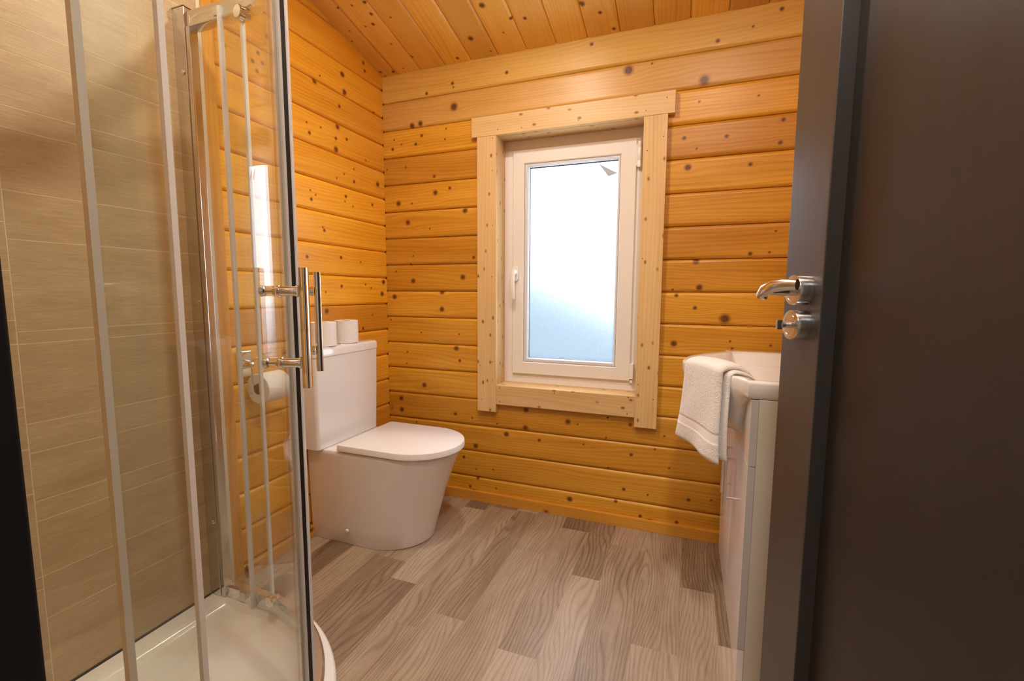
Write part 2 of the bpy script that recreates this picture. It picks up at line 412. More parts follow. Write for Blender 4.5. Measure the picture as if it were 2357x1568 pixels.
def board_grid(name, boards, us, pos, want, knots, mat, groove=.007, step=.0045, hole=None, mi=None, backing=None, vtop=None):
    """boards: list of (v0, v1); pos(u, v, off) -> xyz arrays; each board is a grid of its own with chamfered edges"""
    V, G, Kn, Fq, Mi = [], [], [], [], []
    base = 0
    us = np.asarray(us)
    for bi, (v0, v1) in enumerate(boards):
        e0 = [0, .0011, .0013, .0035, .0065, .010, .014]; o0 = [-groove * 2.4, -groove * 2.2, -groove, -groove * .72, -groove * .36, -groove * .1, 0]
        n = max(2, int((v1 - v0 - .026) / step))
        mid = np.linspace(.014, (v1 - v0) - .012, n + 1)[1:]
        e1 = [.008, .005, .0025, .0011, .0009, 0]; o1 = [-groove * .15, -groove * .45, -groove * .8, -groove, -groove * 2.2, -groove * 2.4]
        ts = np.concatenate([e0, mid, [(v1 - v0) - q for q in e1]]); of = np.concatenate([o0, np.zeros(len(mid)), o1])
        vs = v0 + ts
        UU, VV = np.meshgrid(us, vs); OO = np.broadcast_to(of[:, None], UU.shape)
        VP = VV
        if vtop is not None: VP = np.minimum(VV, vtop(UU))
        X = pos(UU, VP, OO)
        h = rng.random()
        vw = VV.copy(); kn = np.zeros_like(UU)
        for ku, kv, kr in knots:
            if not (v0 <= kv <= v1): continue
            du, dv = UU - ku, VV - kv
            d2 = (du / (2.6 * kr)) ** 2 + (dv / (1.5 * kr)) ** 2
            vw = vw - dv * np.exp(-d2 * .7) * .75
            kd = np.sqrt((du / 1.05) ** 2 + dv ** 2) / (kr * .74)
            kn = np.maximum(kn, np.clip(1.6 - kd, 0, 1.6) / 1.6)
        nr, nc = UU.shape
        V.append(np.stack(X, -1).reshape(-1, 3))
        G.append(np.stack([UU + h * 7.3, vw + h * 3.1, np.full_like(UU, h * 9.0)], -1).reshape(-1, 3))
        Kn.append(kn.ravel())
        idx = (np.arange(nr * nc).reshape(nr, nc) + base)
        q = np.stack([idx[:-1, :-1], idx[:-1, 1:], idx[1:, 1:], idx[1:, :-1]], -1)
        keep = np.ones(q.shape[:2], bool)
        if hole is not None:
            cu = (UU[:-1, :-1] + UU[1:, 1:]) / 2; cv = (VV[:-1, :-1] + VV[1:, 1:]) / 2
            keep &= ~((cu > hole[0]) & (cu < hole[1]) & (cv > hole[2]) & (cv < hole[3]))
        if vtop is not None:
            keep &= (VV[:-1, :-1] < vtop((UU[:-1, :-1] + UU[1:, 1:]) / 2) + .002)
        q = q[keep]
        Fq.append(q); Mi.append(np.full(len(q), 0 if mi is None else mi[bi], dtype=np.int32))
        base += nr * nc
    V = np.concatenate(V); G = np.concatenate(G); Kn = np.concatenate(Kn); Fq = np.concatenate(Fq); Mi = np.concatenate(Mi)
    # orientation
    a, b, c = V[Fq[0][0]], V[Fq[0][1]], V[Fq[0][2]]
    mq = Fq[len(Fq) // 2]
    nrm = np.cross(V[mq[1]] - V[mq[0]], V[mq[2]] - V[mq[1]])
    if nrm @ np.array(want) < 0: Fq = Fq[:, ::-1]
    if backing:                                                      # solid thickness behind the boards
        for lo, hi in backing:
            c8 = np.array([[(lo, hi)[i][0], (lo, hi)[j][1], (lo, hi)[k][2]] for i in (0, 1) for j in (0, 1) for k in (0, 1)], float)
            q = np.array([[0, 1, 3, 2], [4, 6, 7, 5], [0, 4, 5, 1], [2, 3, 7, 6], [0, 2, 6, 4], [1, 5, 7, 3]]) + len(V)
            V = np.concatenate([V, c8]); G = np.concatenate([G, c8]); Kn = np.concatenate([Kn, np.zeros(8)])
            Fq = np.concatenate([Fq, q]); Mi = np.concatenate([Mi, np.zeros(6, np.int32)])
    me = bpy.data.meshes.new(name)
    me.vertices.add(len(V)); me.vertices.foreach_set('co', V.astype(np.float32).ravel())
    me.loops.add(Fq.size); me.loops.foreach_set('vertex_index', Fq.astype(np.int32).ravel())
    me.polygons.add(len(Fq)); me.polygons.foreach_set('loop_start', np.arange(0, Fq.size, 4, dtype=np.int32))
    me.polygons.foreach_set('material_index', Mi)
    me.update(calc_edges=True)
    set_vec(me, 'gc', G); set_f(me, 'knot', Kn)
    smooth(me, 50)
    o = link(name, me, mat)
    tag(o, kind='structure')
    return o

def spaced(a, b, fine, c=None, d=None, coarse=.05):
    """fine spacing between c and d, coarse elsewhere"""
    if c is None: return np.linspace(a, b, int((b - a) / fine) + 2)
    p = []
    if c > a: p += list(np.linspace(a, c, int((c - a) / coarse) + 2)[:-1])
    p += list(np.linspace(c, d, int((d - c) / fine) + 2))
    if d < b: p += list(np.linspace(d, b, int((b - d) / coarse) + 2)[1:])
    return np.array(p)

# back wall: seams at K0 - k*LOG, two pale boards on top, opening for the window
seams = [2.150] + [K0 - LOG * k for k in range(0, 15)] + [-.02]
boards = [(b, a) for a, b in zip(seams[:-1], seams[1:])]
WX0, WX1, WZ0, WZ1 = .636, 1.293, .606, 1.777                      # clear opening inside the linings
HX0, HX1, HZ0, HZ1 = WX0 - .014, WX1 + .014, WZ0 - .014, WZ1 + .014
board_grid('wall_back', boards, spaced(0.0, ROOM_X, .0045, 0.0, 1.9), lambda u, v, o: (u, -o, v), (0, -1, 0), BK,
           [M_WALL, M_PALE], hole=(HX0, HX1, HZ0, HZ1), mi=[1, 1] + [0] * 20,
           backing=[((-.12, .018, -.1), (HX0, .13, 2.2)), ((HX1, .018, -.1), (ROOM_X + .12, .13, 2.2)),
                    ((HX0, .018, -.1), (HX1, .13, HZ0)), ((HX0, .018, HZ1), (HX1, .13, 2.2))])
# left wall: the logs are staggered half a log against the back wall
ls = [K0 + LOG * (3.5 - k) for k in range(0, 19)] + [-.02]
lb = [(b, a) for a, b in zip(ls[:-1], ls[1:])]
board_grid('wall_left', lb, spaced(-2.0, 0.0, .0045, -1.0, 0.0), lambda u, v, o: (o, u, v), (1, 0, 0), LK, M_LEFT,
           vtop=lambda u: ceil_z(u) + .004, backing=[((-.13, -2.0, -.1), (-.018, .018, 2.14))])
rb = [(b, a) for a, b in zip(ls[:-1], ls[1:])]
board_grid('wall_right', rb, spaced(-2.0, 0.0, .05), lambda u, v, o: (ROOM_X - o, u, v), (-1, 0, 0), [], M_LEFT, step=.03,
           vtop=lambda u: ceil_z(u) + .004, backing=[((ROOM_X + .018, -2.0, -.1), (ROOM_X + .13, .014, 2.14))])
DX0, DX1, DZ = 1.073, 1.925, 2.08                                   # doorway
fb = [(b, a) for a, b in zip(seams[:-1], seams[1:])]
fs = [K0 + LOG * (4 - k) for k in range(0, 19)] + [-.02]
board_grid('wall_front', [(b, a) for a, b in zip(fs[:-1], fs[1:])], spaced(0.0, ROOM_X, .05), lambda u, v, o: (u, FRONT_Y + o, v), (0, 1, 0), [], M_WALL, step=.03,
           hole=(DX0 - .03, DX1 + .03, -.1, DZ + .03),
           backing=[((-.12, FRONT_Y - .10, -.1), (DX0 - .03, FRONT_Y - .014, 2.62)), ((DX1 + .03, FRONT_Y - .10, -.1), (ROOM_X + .12, FRONT_Y - .014, 2.62)),
                    ((DX0 - .03, FRONT_Y - .10, DZ + .03), (DX1 + .03, FRONT_Y - .014, 2.62))])
# ceiling boards run up the slope
cs = [-.046] + [.090 + .1367 * k for k in range(0, 16)]
board_grid('ceiling', list(zip(cs[:-1], cs[1:])), spaced(-1.99, 0.006, .0045, -.56, .006), lambda u, v, o: (v, u, ceil_z(u) - o), (0, 0, -1),
           [(a[1], a[0], a[2]) for a in CK], M_CEIL, groove=.005,
           backing=None)
cb = MB()
cb.loops([[(-.12, .12, ceil_z(.12) + .012), (ROOM_X + .12, .12, ceil_z(.12) + .012), (ROOM_X + .12, -1.99, ceil_z(-1.99) + .012), (-.12, -1.99, ceil_z(-1.99) + .012)],
          [(-.12, .12, ceil_z(.12) + .14), (ROOM_X + .12, .12, ceil_z(.12) + .14), (ROOM_X + .12, -1.99, ceil_z(-1.99) + .14), (-.12, -1.99, ceil_z(-1.99) + .14)]])
tag(cb.build('ceiling_deck', M_HALLW), kind='structure')

# floor: printed oak strips of unequal width, each piece with its own tone
def make_floor():
    X = [0.0, .105, .225, .354, .500, .609, .755, .858, 1.003, 1.125, 1.229, 1.371, 1.509, 1.618, 1.735, 1.86, 1.98, 2.10]
    J = {0: [(-.42, .5), (-1.3, .2)], 1: [(-.30, .2), (-.95, .75)], 2: [(-.52, .45), (-1.25, .3)], 3: [(-.605, .30), (-1.4, .62), ],
         4: [(-.10, .75), (-.712, .10), (-1.5, .62)], 5: [(-.05, .62), (-.9, .38), (-1.6, .3)], 6: [(-.043, .12), (-.82, .55), (-1.6, .25)], 7: [(-.363, .38), (-1.1, .34), (-1.7, .6)],
         8: [(-.126, .80), (-.886, .42), (-1.6, .06)], 9: [(-.453, .60), (-1.35, .08), (-1.8, .4)], 10: [(-.187, .30), (-1.3, .42), (-1.9, .2)],
         11: [(-.725, .37), (-1.6, .18)], 12: [(-.383, .68), (-1.45, .26)], 13: [(-.637, .70), (-1.5, .12)], 14: [(-.9, .15), (-1.6, .5)], 15: [(-.6, .4)], 16: [(-.8, .5)]}
    V, F, G, T = [], [], [], []
    for i in range(len(X) - 1):
        y0 = 0.0
        js = J.get(i, []) + [(-3.4, .35)]
        for y1, t in js:
            h = rng.random(); k = len(V)
            V += [(X[i], y0, 0), (X[i], y1, 0), (X[i + 1], y1, 0), (X[i + 1], y0, 0)]
            G += [(p[1] + h * 5.1, p[0] + h * 2.3, h * 9) for p in V[-4:]]
            T += [t] * 4; F.append((k, k + 1, k + 2, k + 3)); y0 = y1
    k = len(V)                                                       # slab under the covering
    lo, hi = (-.12, -3.4, -.10), (ROOM_X + .12, .12, -.004)
    V += [((lo, hi)[a][0], (lo, hi)[b][1], (lo, hi)[c][2]) for a in (0, 1) for b in (0, 1) for c in (0, 1)]
    G += [(0, 0, 0)] * 8; T += [.3] * 8
    F += [tuple(q + k for q in f) for f in [(0, 1, 3, 2), (4, 6, 7, 5), (0, 4, 5, 1), (2, 3, 7, 6), (0, 2, 6, 4), (1, 5, 7, 3)]]
    me = bpy.data.meshes.new('floor'); me.from_pydata(V, [], F)
    set_vec(me, 'gc', np.array(G)); set_f(me, 'tone', np.array(T) - .30)
    tag(link('floor', me, M_FLOOR), kind='structure')
make_floor()

# hallway behind the camera
hm = MB(); hm.box((-.12, -3.40, -.004), (2.3, -3.30, 2.6)); tag(hm.build('wall_hall', M_HALLW), kind='structure')
hm = MB(); hm.box((-.22, -3.40, -.004), (-.12, -1.99, 2.6)); tag(hm.build('wall_hall_left', M_HALLW), kind='structure')
hm = MB(); hm.box((2.22, -3.40, -.004), (2.32, -1.99, 2.6)); tag(hm.build('wall_hall_right', M_HALLW), kind='structure')
hm = MB(); hm.box((-.22, -3.40, 2.38), (2.32, -1.99, 2.46)); tag(hm.build('ceiling_hall', M_HALLW), kind='structure')

def gbox(mb, lo, hi, along, bev=.0015):
    """box of wood: remembers board axes for the grain"""
    mb.setdefault('b', []).append((lo, hi, along, bev))
def wood_boxes(name, items, mat, parent=None):
    """items (lo, hi, along axis, bevel): one mesh with grain coordinates"""
    bm = bmesh.new(); G = []
    for lo, hi, ax, bev in items:
        b = bmesh.new(); bmesh.ops.create_cube(b, size=1.0)
        for v in b.verts: v.co = Vector([lo[i] + (v.co[i] + .5) * (hi[i] - lo[i]) for i in range(3)])
        if bev > 0: bmesh.ops.bevel(b, geom=b.edges[:], offset=bev, segments=2, profile=.5, affect='EDGES')
        bmesh.ops.recalc_face_normals(b, faces=b.faces[:])
        h = rng.random(); oth = [i for i in range(3) if i != ax]
        me = bpy.data.meshes.new('t'); b.to_mesh(me); b.free()
        for v in me.vertices: G.append((v.co[ax] + h * 5, v.co[oth[0]] + v.co[oth[1]] + h * 3, h * 9))
        bm.from_mesh(me); bpy.data.meshes.remove(me)
    me = bpy.data.meshes.new(name); bm.to_mesh(me); bm.free()
    set_vec(me, 'gc', np.array(G)); smooth(me)
    o = link(name, me, mat, parent)
    md = o.modifiers.new('flat faces', 'WEIGHTED_NORMAL'); md.keep_sharp = True; md.weight = 60
    return o

# skirting
tag(wood_boxes('baseboard_back', [((.02, -.023, 0), (ROOM_X, -.001, .049), 0, .0015)], M_BASE), kind='structure')
tag(wood_boxes('baseboard_left', [((.001, -.905, 0), (.020, -.02, .049), 1, .003)], M_BASE), kind='structure')

# tiled shower wall
TX = .030
def make_tiles():
    JR = [.035, .242, .353, .494, .544, .665, .737, .929, .959, 1.172, 1.282, 1.422, 1.471, 1.591, 1.658, 1.868, 1.905, 2.09, 2.19, 2.33, 2.55]
    JL = [.035, .132, .322, .354, .566, .677, .78, .93, .985, 1.10, 1.21, 1.40, 1.43, 1.60, 1.70, 1.85, 2.0, 2.2, 2.4, 2.55]
    yj, g = -1.469, .0012
    bm = bmesh.new(); P = []
    def put(lo, hi, bev, mi):
        b = bmesh.new(); bmesh.ops.create_cube(b, size=1.0)
        for v in b.verts: v.co = Vector([lo[i] + (v.co[i] + .5) * (hi[i] - lo[i]) for i in range(3)])
        if bev: bmesh.ops.bevel(b, geom=[e for e in b.edges if all(v.co.x > hi[0] - 1e-5 for v in e.verts)], offset=bev, segments=1, affect='EDGES')
        for f in b.faces: f.material_index = mi
        me = bpy.data.meshes.new('t'); b.to_mesh(me); b.free()
        P.extend([rng.random() * 4] * len(me.vertices))
        bm.from_mesh(me); bpy.data.meshes.remove(me)
    put((.001, FRONT_Y + .001, .0), (TX - .0004, -.9850, 2.33), 0, 1)
    for J, y0, y1 in ((JR, yj, -.985), (JL, FRONT_Y + .001, yj)):
        for a, b in zip(J[:-1], J[1:]):
            top = min(b, 2.32)
            if top - a < .01: continue
            put((TX - .006, y0 + g, a + g), (TX, y1 - (0 if y1 > -1 else g), top - g), 0, 0)
    me = bpy.data.meshes.new('wall_shower'); bm.to_mesh(me); bm.free()
    set_f(me, 'pid', np.array(P))
    tag(link('wall_shower', me, [M_TILE, M_GROUT]), kind='structure')
make_tiles()
t = MB(); t.box((.001, -.9845, 0.0), (TX + .0015, -.9715, 2.33), .002); tag(t.build('trim_1', M_TRIMC), kind='structure')
tag(wood_boxes('trim_2', [((.001, -.971, 0.0), (.024, -.926, 2.32), 2, .003)], M_BASE), kind='structure')

# ------------------------------------------------------------------ window
win = empty('window_1', (.965, .09, WZ0)); tag(win, kind='structure')
cf = -.0255                                                         # face of the casing boards
wood_boxes('casing', [((.511, cf, 1.7775), (1.4135, .0, 1.8655), 0, .0015)], M_CASE, win)
wood_boxes('casing', [((.538, cf, .472), (WX0, .0, 1.777), 2, .0015)], M_CASE, win)
wood_boxes('casing', [((WX1, cf, .470), (1.387, .0, 1.777), 2, .0015)], M_CASE, win)
wood_boxes('apron', [((WX0, cf + .001, .512), (WX1, .0, WZ0), 0, .0015)], M_CASE, win)
wood_boxes('reveal', [((HX0, .0, WZ0), (WX0, .125, WZ1), 2, 0)], M_CASE, win)
wood_boxes('reveal', [((WX1, .0, WZ0), (HX1, .125, WZ1), 2, 0)], M_CASE, win)
wood_boxes('reveal', [((HX0, .0, WZ1), (HX1, .125, HZ1), 0, 0)], M_CASE, win)
wood_boxes('sill', [((HX0, .0, HZ0), (HX1, .125, WZ0), 0, 0)], M_CASE, win)
FY = .088                                                           # inner face of the fixed frame
def frame_ring(o, i, y0, y1, bev, name, mat, parent):
    """mitred ring between the outer and inner rectangles (x0, x1, z0, z1), bevelled towards the room"""
    mb = MB()
    w_ = i[0] - o[0]
    prof = [(0, y1), (0, y0 + bev * .4), (bev * .4 / w_, y0), (1 - bev / w_, y0), (1, y0 + bev), (1, y1)]
    lp = []
    for kx, kz in ((0, 2), (1, 2), (1, 3), (0, 3)):
        lp.append([(o[kx] + (i[kx] - o[kx]) * d, y, o[kz] + (i[kz] - o[kz]) * d) for d, y in prof])
    b = bmesh.new(); L = [[b.verts.new(p) for p in l] for l in lp]; n = len(prof)
    for k in range(4):
        A, B = L[k], L[(k + 1) % 4]
        for q in range(n): b.faces.new((A[q], A[(q + 1) % n], B[(q + 1) % n], B[q]))
    mb._take(b)
    return mb.build(name, mat, parent, ang=30)
SX0, SX1, SZ0, SZ1 = .683, 1.257, .655, 1.728                       # opening sash
BX0, BX1, BZ0, BZ1 = .740, 1.190, .715, 1.664                       # outer edge of the glazing bead
GX0, GX1, GZ0, GZ1 = .762, 1.178, .735, 1.648                       # visible glass
frame_ring((WX0, WX1, WZ0, WZ1), (SX0 + .012, SX1 - .012, SZ0 + .012, SZ1 - .012), FY, FY + .05, .003, 'frame', M_UPVC, win)
sash = frame_ring((SX0, SX1, SZ0, SZ1), (BX0, BX1, BZ0, BZ1), FY - .014, FY + .03, .004, 'sash', M_UPVC, win)
frame_ring((BX0 + .001, BX1 - .001, BZ0 + .001, BZ1 - .001), (GX0, GX1, GZ0, GZ1), FY - .009, FY + .025, .006, 'glazing_bead', M_UPVC_GREY, sash)
frame_ring((GX0 - .002, GX1 + .002, GZ0 - .002, GZ1 + .002), (GX0 + .002, GX1 - .002, GZ0 + .002, GZ1 - .002), FY + .006, FY + .02, .001, 'gasket', M_BLACK, sash)
g = MB(); g.box((GX0 - .01, FY + .018, GZ0 - .01), (GX1 + .01, FY + .022, GZ1 + .01)); g.build('pane', M_PANE, sash, sm=False)
# film with a peeled corner at top right
px, pz = .092, .056
b = bmesh.new()
fy = FY + .0165
vs = [b.verts.new(p) for p in ((GX0, fy, GZ0), (GX1, fy, GZ0), (GX1, fy, GZ1 - pz), (GX1 - px, fy, GZ1 - .006), (GX0, fy, GZ1 - .006))]
b.faces.new(vs)
me = bpy.data.meshes.new('film'); b.to_mesh(me); b.free(); link('film', me, M_FILM, sash)
b = bmesh.new()
vs = [b.verts.new(p) for p in ((GX1 - px, fy - .0012, GZ1 - .006), (GX1 - .004, fy - .0012, GZ1 - pz), (GX1 - .043, fy - .012, GZ1 - .070))]
b.faces.new(vs)
r_ = bmesh.ops.extrude_face_region(b, geom=b.faces[:]); bmesh.ops.translate(b, verts=[v for v in r_['geom'] if isinstance(v, bmesh.types.BMVert)], vec=(0, -.0005, 0))
me = bpy.data.meshes.new('film_flap'); b.to_mesh(me); b.free(); link('film_flap', me, M_FLAP, sash)
# handle on the left stile
hx, hz = .700, 1.147
h = MB(); h.loops([[(hx + .0145 * math.cos(a), y, hz + (.022 if math.sin(a) > 0 else -.022) + .0145 * s_ * math.sin(a)) for a in [2 * PI * k / 32 for k in range(32)]] for y, s_ in ((FY - .016, 1), (FY - .024, 1), (FY - .028, .8))])
hd = h.build('window_handle', M_UPVC, sash)
h = MB(); h.lathe((hx, FY - .026, hz + .006), (0, -1, 0), [(0, .012), (.018, .0115), (.026, .010)], 20)
h.tube([(hx, FY - .050, hz + .012), (hx - .001, FY - .056, hz - .01), (hx - .001, FY - .060, hz - .05), (hx - .001, FY - .058, hz - .09), (hx - .001, FY - .052, hz - .122)], [.010, .0105, .010, .010, .009], 14, flat=.55, up=(1, 0, 0))
h.build('lever', M_UPVC, hd)
h = MB(); h.lathe((SX1 + .013, FY - .014, 1.602), (0, 0, 1), [(0, .009), (.027, .009), (.028, .0085), (.029, .009), (.082, .009), (.083, .0085), (.084, .009), (.108, .009)], 16)
h.box((SX1 - .001, FY - .012, 1.61), (SX1 + .010, FY + .002, 1.70)); h.build('hinge', M_UPVC, sash)
h = MB(); h.box((SX1 - .002, FY - .022, .664), (SX1 + .016, FY + .002, .735), .003); h.box((SX1 + .001, FY - .016, .645), (SX1 + .014, FY + .002, .661), .002); h.build('hinge', M_UPVC, sash)
# nail heads in the casing
nm = MB()
for x_, z_ in ((.617, 1.765), (.617, 1.62), (.618, 1.37), (.615, 1.13), (.617, .72), (.617, .63), (.552, .70), (.560, .53), (.655, .60 - .006), (.655, .525), (.93, .592), (1.265, .60), (1.262, .526), (1.372, 1.69), (1.31, 1.64), (1.306, 1.20), (1.37, .60), (1.306, .66), (.76, 1.795), (1.02, 1.795), (1.30, 1.80), (.645, 1.80), (1.38, 1.84)):
    nm.lathe((x_, cf + .0006, z_), (0, -1, 0), [(0, .0022), (.0012, .0022)], 8)
nm.build('nail_head', M_BLACK, win)
# small clip in the corner and ground and bank outside
t = MB(); t.box((.010, -.004, .425), (.022, .002, .447), .001); tag(t.build('trim_4', M_STEEL), kind='structure')
def outside():
    n = 60; V, F = [], []
    for j in range(14):
        for i in range(n):
            x = -14 + 30 * i / (n - 1); y = 3.0 + j * .6
            z = -1.2 + (min(j, 9) / 9.0) ** .8 * max(.8, 2.37 - .44 * x) + .10 * math.sin(x * 2.1 + j) + .06 * math.sin(x * 5.3 - j * 1.7)
            V.append((x, y, z))
    for j in range(13):
        for i in range(n - 1): F.append((j * n + i, j * n + i + 1, (j + 1) * n + i + 1, (j + 1) * n + i))
    me = bpy.data.meshes.new('bank_outside'); me.from_pydata(V, [], F); smooth(me, 180)
    tag(link('bank_outside', me, plain('grassy_bank', (.042, .050, .052), .9, spec=.1)), kind='structure')
outside()

# ------------------------------------------------------------------ entrance door (open into the room) and its frame
E0 = Vector((1.660, -1.056, 0)); TH = math.radians(17.5)
DN = Vector((-math.cos(TH), -math.sin(TH), 0)); DT = Vector((math.sin(TH), -math.cos(TH), 0))
def dfr(c): return E0 + DT * c[0] + DN * c[1] + Vector((0, 0, c[2]))   # (along leaf from free edge, out of the inner face, up)
door = empty('door_1', (1.90, -1.84, .008)); tag(door, kind='structure')
LW = .835
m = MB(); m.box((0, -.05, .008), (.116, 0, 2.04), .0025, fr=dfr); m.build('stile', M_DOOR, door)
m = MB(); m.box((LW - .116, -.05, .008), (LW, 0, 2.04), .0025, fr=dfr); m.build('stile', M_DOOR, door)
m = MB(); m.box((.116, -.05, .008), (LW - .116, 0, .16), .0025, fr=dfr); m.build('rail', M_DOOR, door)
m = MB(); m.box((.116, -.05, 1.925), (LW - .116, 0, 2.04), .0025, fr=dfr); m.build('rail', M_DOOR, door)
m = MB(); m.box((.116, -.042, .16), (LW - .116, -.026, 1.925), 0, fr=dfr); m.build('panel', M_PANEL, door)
def rose(z, name):
    c = dfr((.070, 0, z))
    m = MB(); m.lathe(c, DN, [(0, .0262), (.0225, .0262), (.0235, .0255), (.0237, .019), (.0231, .0185), (.0231, .0178), (.0237, .0173), (.0237, .001)], 40)
    return m.build(name, M_STEEL, door)
lv = rose(1.062, 'door_handle')
m = MB(); c = dfr((.070, .019, 1.062)); m.lathe(c, DN, [(0, .0105), (.004, .0105), (.0045, .0098), (.040, .0098), (.042, .008)], 24); m.build('neck', M_STEEL, lv)
m = MB()
pts = [dfr(p) for p in ((.058, .062, 1.050), (.064, .074, 1.054), (.082, .076, 1.0625), (.100, .071, 1.068), (.118, .062, 1.0705), (.136, .051, 1.070))]
m.tube(pts, [.006, .0095, .0105, .0105, .010, .009], 16, flat=.75, up=(0, 0, 1)); m.build('lever', M_STEEL, lv)
lk = rose(1.001, 'door_lock')
m = MB(); c = dfr((.070, .022, 1.001)); m.lathe(c, DN, [(0, .0058), (.012, .0050), (.016, .0052)], 20)
m.box((.0675, .036, .9925), (.0725, .047, 1.0095), .002, fr=lambda q: dfr((q.x, q.y, q.z))); m.build('thumb_turn', M_STEEL, lk)
fr = empty('trim_3', (DX0, FRONT_Y, 0)); tag(fr, kind='structure')
for lo, hi in (((DX0 - .055, -1.995, 0), (DX0 - .006, -1.893, DZ)), ((DX1, -1.995, 0), (DX1 + .045, -1.893, DZ)), ((DX0 - .045, -1.995, DZ), (DX1 + .045, -1.893, DZ + .045))):
    m = MB(); m.box(lo, hi, .004); m.build('jamb', M_FRAME, fr)
m = MB(); m.box((DX0 - .008, -1.93, .95), (DX0 - .0052, -1.910, 1.10), .0004); m.build('strike_plate', M_STEEL, fr)

# ------------------------------------------------------------------ toilet
TC = -.415
toilet = empty('toilet', (.30, TC, 0))
tag(toilet, 'white close-coupled toilet with its lid closed, standing against the log wall left of the window', 'toilet')
def dplan(x0, xs, xf, w, z, n=20, rb=.015, dz=None):
    """D shaped outline: square back at x0, straight sides to xs, round front to xf"""
    p = [(x0, -w + rb), (x0 + rb * .3, -w + rb * .3), (x0 + rb, -w)]
    for k in range(n + 1):
        a = -PI / 2 + PI * k / n
        ca, sa = math.cos(a), math.sin(a)
        ex = 1.0
        p.append((xs + (xf - xs) * abs(ca) ** ex, w * math.copysign(abs(sa) ** ex, sa)))
    p += [(x0 + rb, w), (x0 + rb * .3, w - rb * .3), (x0, w - rb)]
    return [(x, TC + y, z) for x, y in p]
m = MB()
prof = [(0, .300, .490, .168, .0), (0, .302, .496, .170, .004), (0, .312, .515, .174, .08), (0, .345, .556, .178, .22), (0, .385, .600, .181, .34), (0, .405, .620, .183, .382), (0, .410, .624, .183, .392), (.004, .410, .620, .180, .3985), (.008, .410, .615, .176, .400)]
m.loops([dplan(.004 + q[0], q[1], q[2], q[3], q[4]) for q in prof]); m.build('pan', M_CERAMIC, toilet)
m = MB()
m.loops([dplan(.172 + a, .440, .634 - a, .1875 - a, z, rb=.008) for a, z in ((.010, .4005), (.008, .402), (.008, .4048))]); m.build('seat', M_SEAT, toilet)
m = MB()
m.loops([dplan(.168 + a, .440, .640 - a, .190 - a, z, rb=.010) for a, z in ((.003, .4052), (.0, .408), (.001, .428), (.002, .4305), (.0045, .432))]); m.build('seat_lid', M_SEAT, toilet)
def rrect(x0, x1, y0, y1, r, z, n=6):
    p = []
    for cx, cy, a0 in ((x1 - r, y0 + r, -90), (x1 - r, y1 - r, 0), (x0 + r, y1 - r, 90), (x0 + r, y0 + r, 180)):
        for k in range(n + 1):
            a = math.radians(a0 + 90 * k / n); p.append((cx + r * math.cos(a), cy + r * math.sin(a), z))
    return p
CY0, CY1 = TC - .212, TC + .186
m = MB(); m.loops([rrect(.004, .096 + q, CY0 + .004 - q, CY1 - .004 + q, .016, z) for q, z in ((-.002, .4005), (0, .403), (.004, .60), (.007, .7865))]); m.build('cistern', M_CERAMIC, toilet)
m = MB(); m.loops([rrect(.003 + i, .106 - i, CY0 - .004 + i, CY1 + .004 - i, .017, z) for i, z in ((.002, .787), (.0, .789), (.0, .814), (.002, .820), (.005, .8245), (.010, .826))]); m.build('cistern_lid', M_CERAMIC, toilet)
m = MB(); m.lathe((.055, TC - .022, .8258), (0, 0, 1), [(0, .021), (.003, .021), (.005, .019), (.0052, .001)], 28); m.build('flush_button', M_CHROME, toilet)
m = MB(); m.lathe((.20, TC - .1742, .062), (0, -1, 0), [(0, .008), (.004, .008), (.0065, .006), (.007, .001)], 18); m.build('bolt_cap', M_SEAT, toilet)

# ------------------------------------------------------------------ toilet paper
def paper_roll(name, c, axis, r, h, label, grp=None, core=.020):
    t = empty(name, c)
    tag(t, label, 'toilet roll', grp)
    m = MB(); ax = Vector(axis); b0 = Vector(c) - ax * (h / 2)
    m.lathe(b0, axis, [(.0005, core + .001), (0, r - .002), (.002, r), (h * .5, r * 1.004), (h - .002, r), (h, r - .002), (h - .0005, core + .001), (h - .0005, core), (.0005, core), (.0005, core + .001)], 48)
    m.build('paper', M_PAPER, t)
    m = MB(); m.lathe(b0, axis, [(.001, core), (h - .001, core), (h - .001, core - .0012), (.001, core - .0012), (.001, core)], 32); m.build('cardboard_core', M_CARD, t)
    return t
GR = 'spare rolls on the cistern'
paper_roll('toilet_roll', (.054, -.385, .827 + .0507), (0, 0, 1), .051, .101, 'white toilet roll on the cistern lid, the one nearer the window wall', GR)
paper_roll('toilet_roll', (.056, -.528, .827 + .0507), (0, 0, 1), .052, .101, 'white toilet roll on the cistern lid, the one behind the shower handle', GR)
hd = empty('toilet_roll_holder', (.012, -.865, .79))
tag(hd, 'chrome toilet roll holder screwed to the log wall behind the shower glass', 'toilet roll holder')
m = MB(); m.box((.0005, -.893, .745), (.010, -.838, .842), .004); m.build('wall_plate', M_CHROME, hd)
m = MB(); m.lathe((.010, -.866, .795), (1, 0, 0), [(0, .014), (.012, .013), (.030, .010), (.034, .0085), (.035, .001)], 20); m.build('boss', M_CHROME, hd)
m = MB(); m.tube([(.040, -.866, .800), (.055, -.880, .798), (.070, -.8895, .78), (.072, -.890, .74), (.072, -.886, .728), (.072, -.870, .7265), (.072, -.765, .7265)], .0032, 10)
m.tube([(.040, -.866, .802), (.052, -.840, .826), (.056, -.79, .832)], .0025, 8); m.build('wire_arm', M_CHROME, hd)
paper_roll('toilet_roll', (.072, -.822, .7095), (0, 1, 0), .054, .100, 'white toilet roll hanging on the chrome wall holder behind the shower glass')

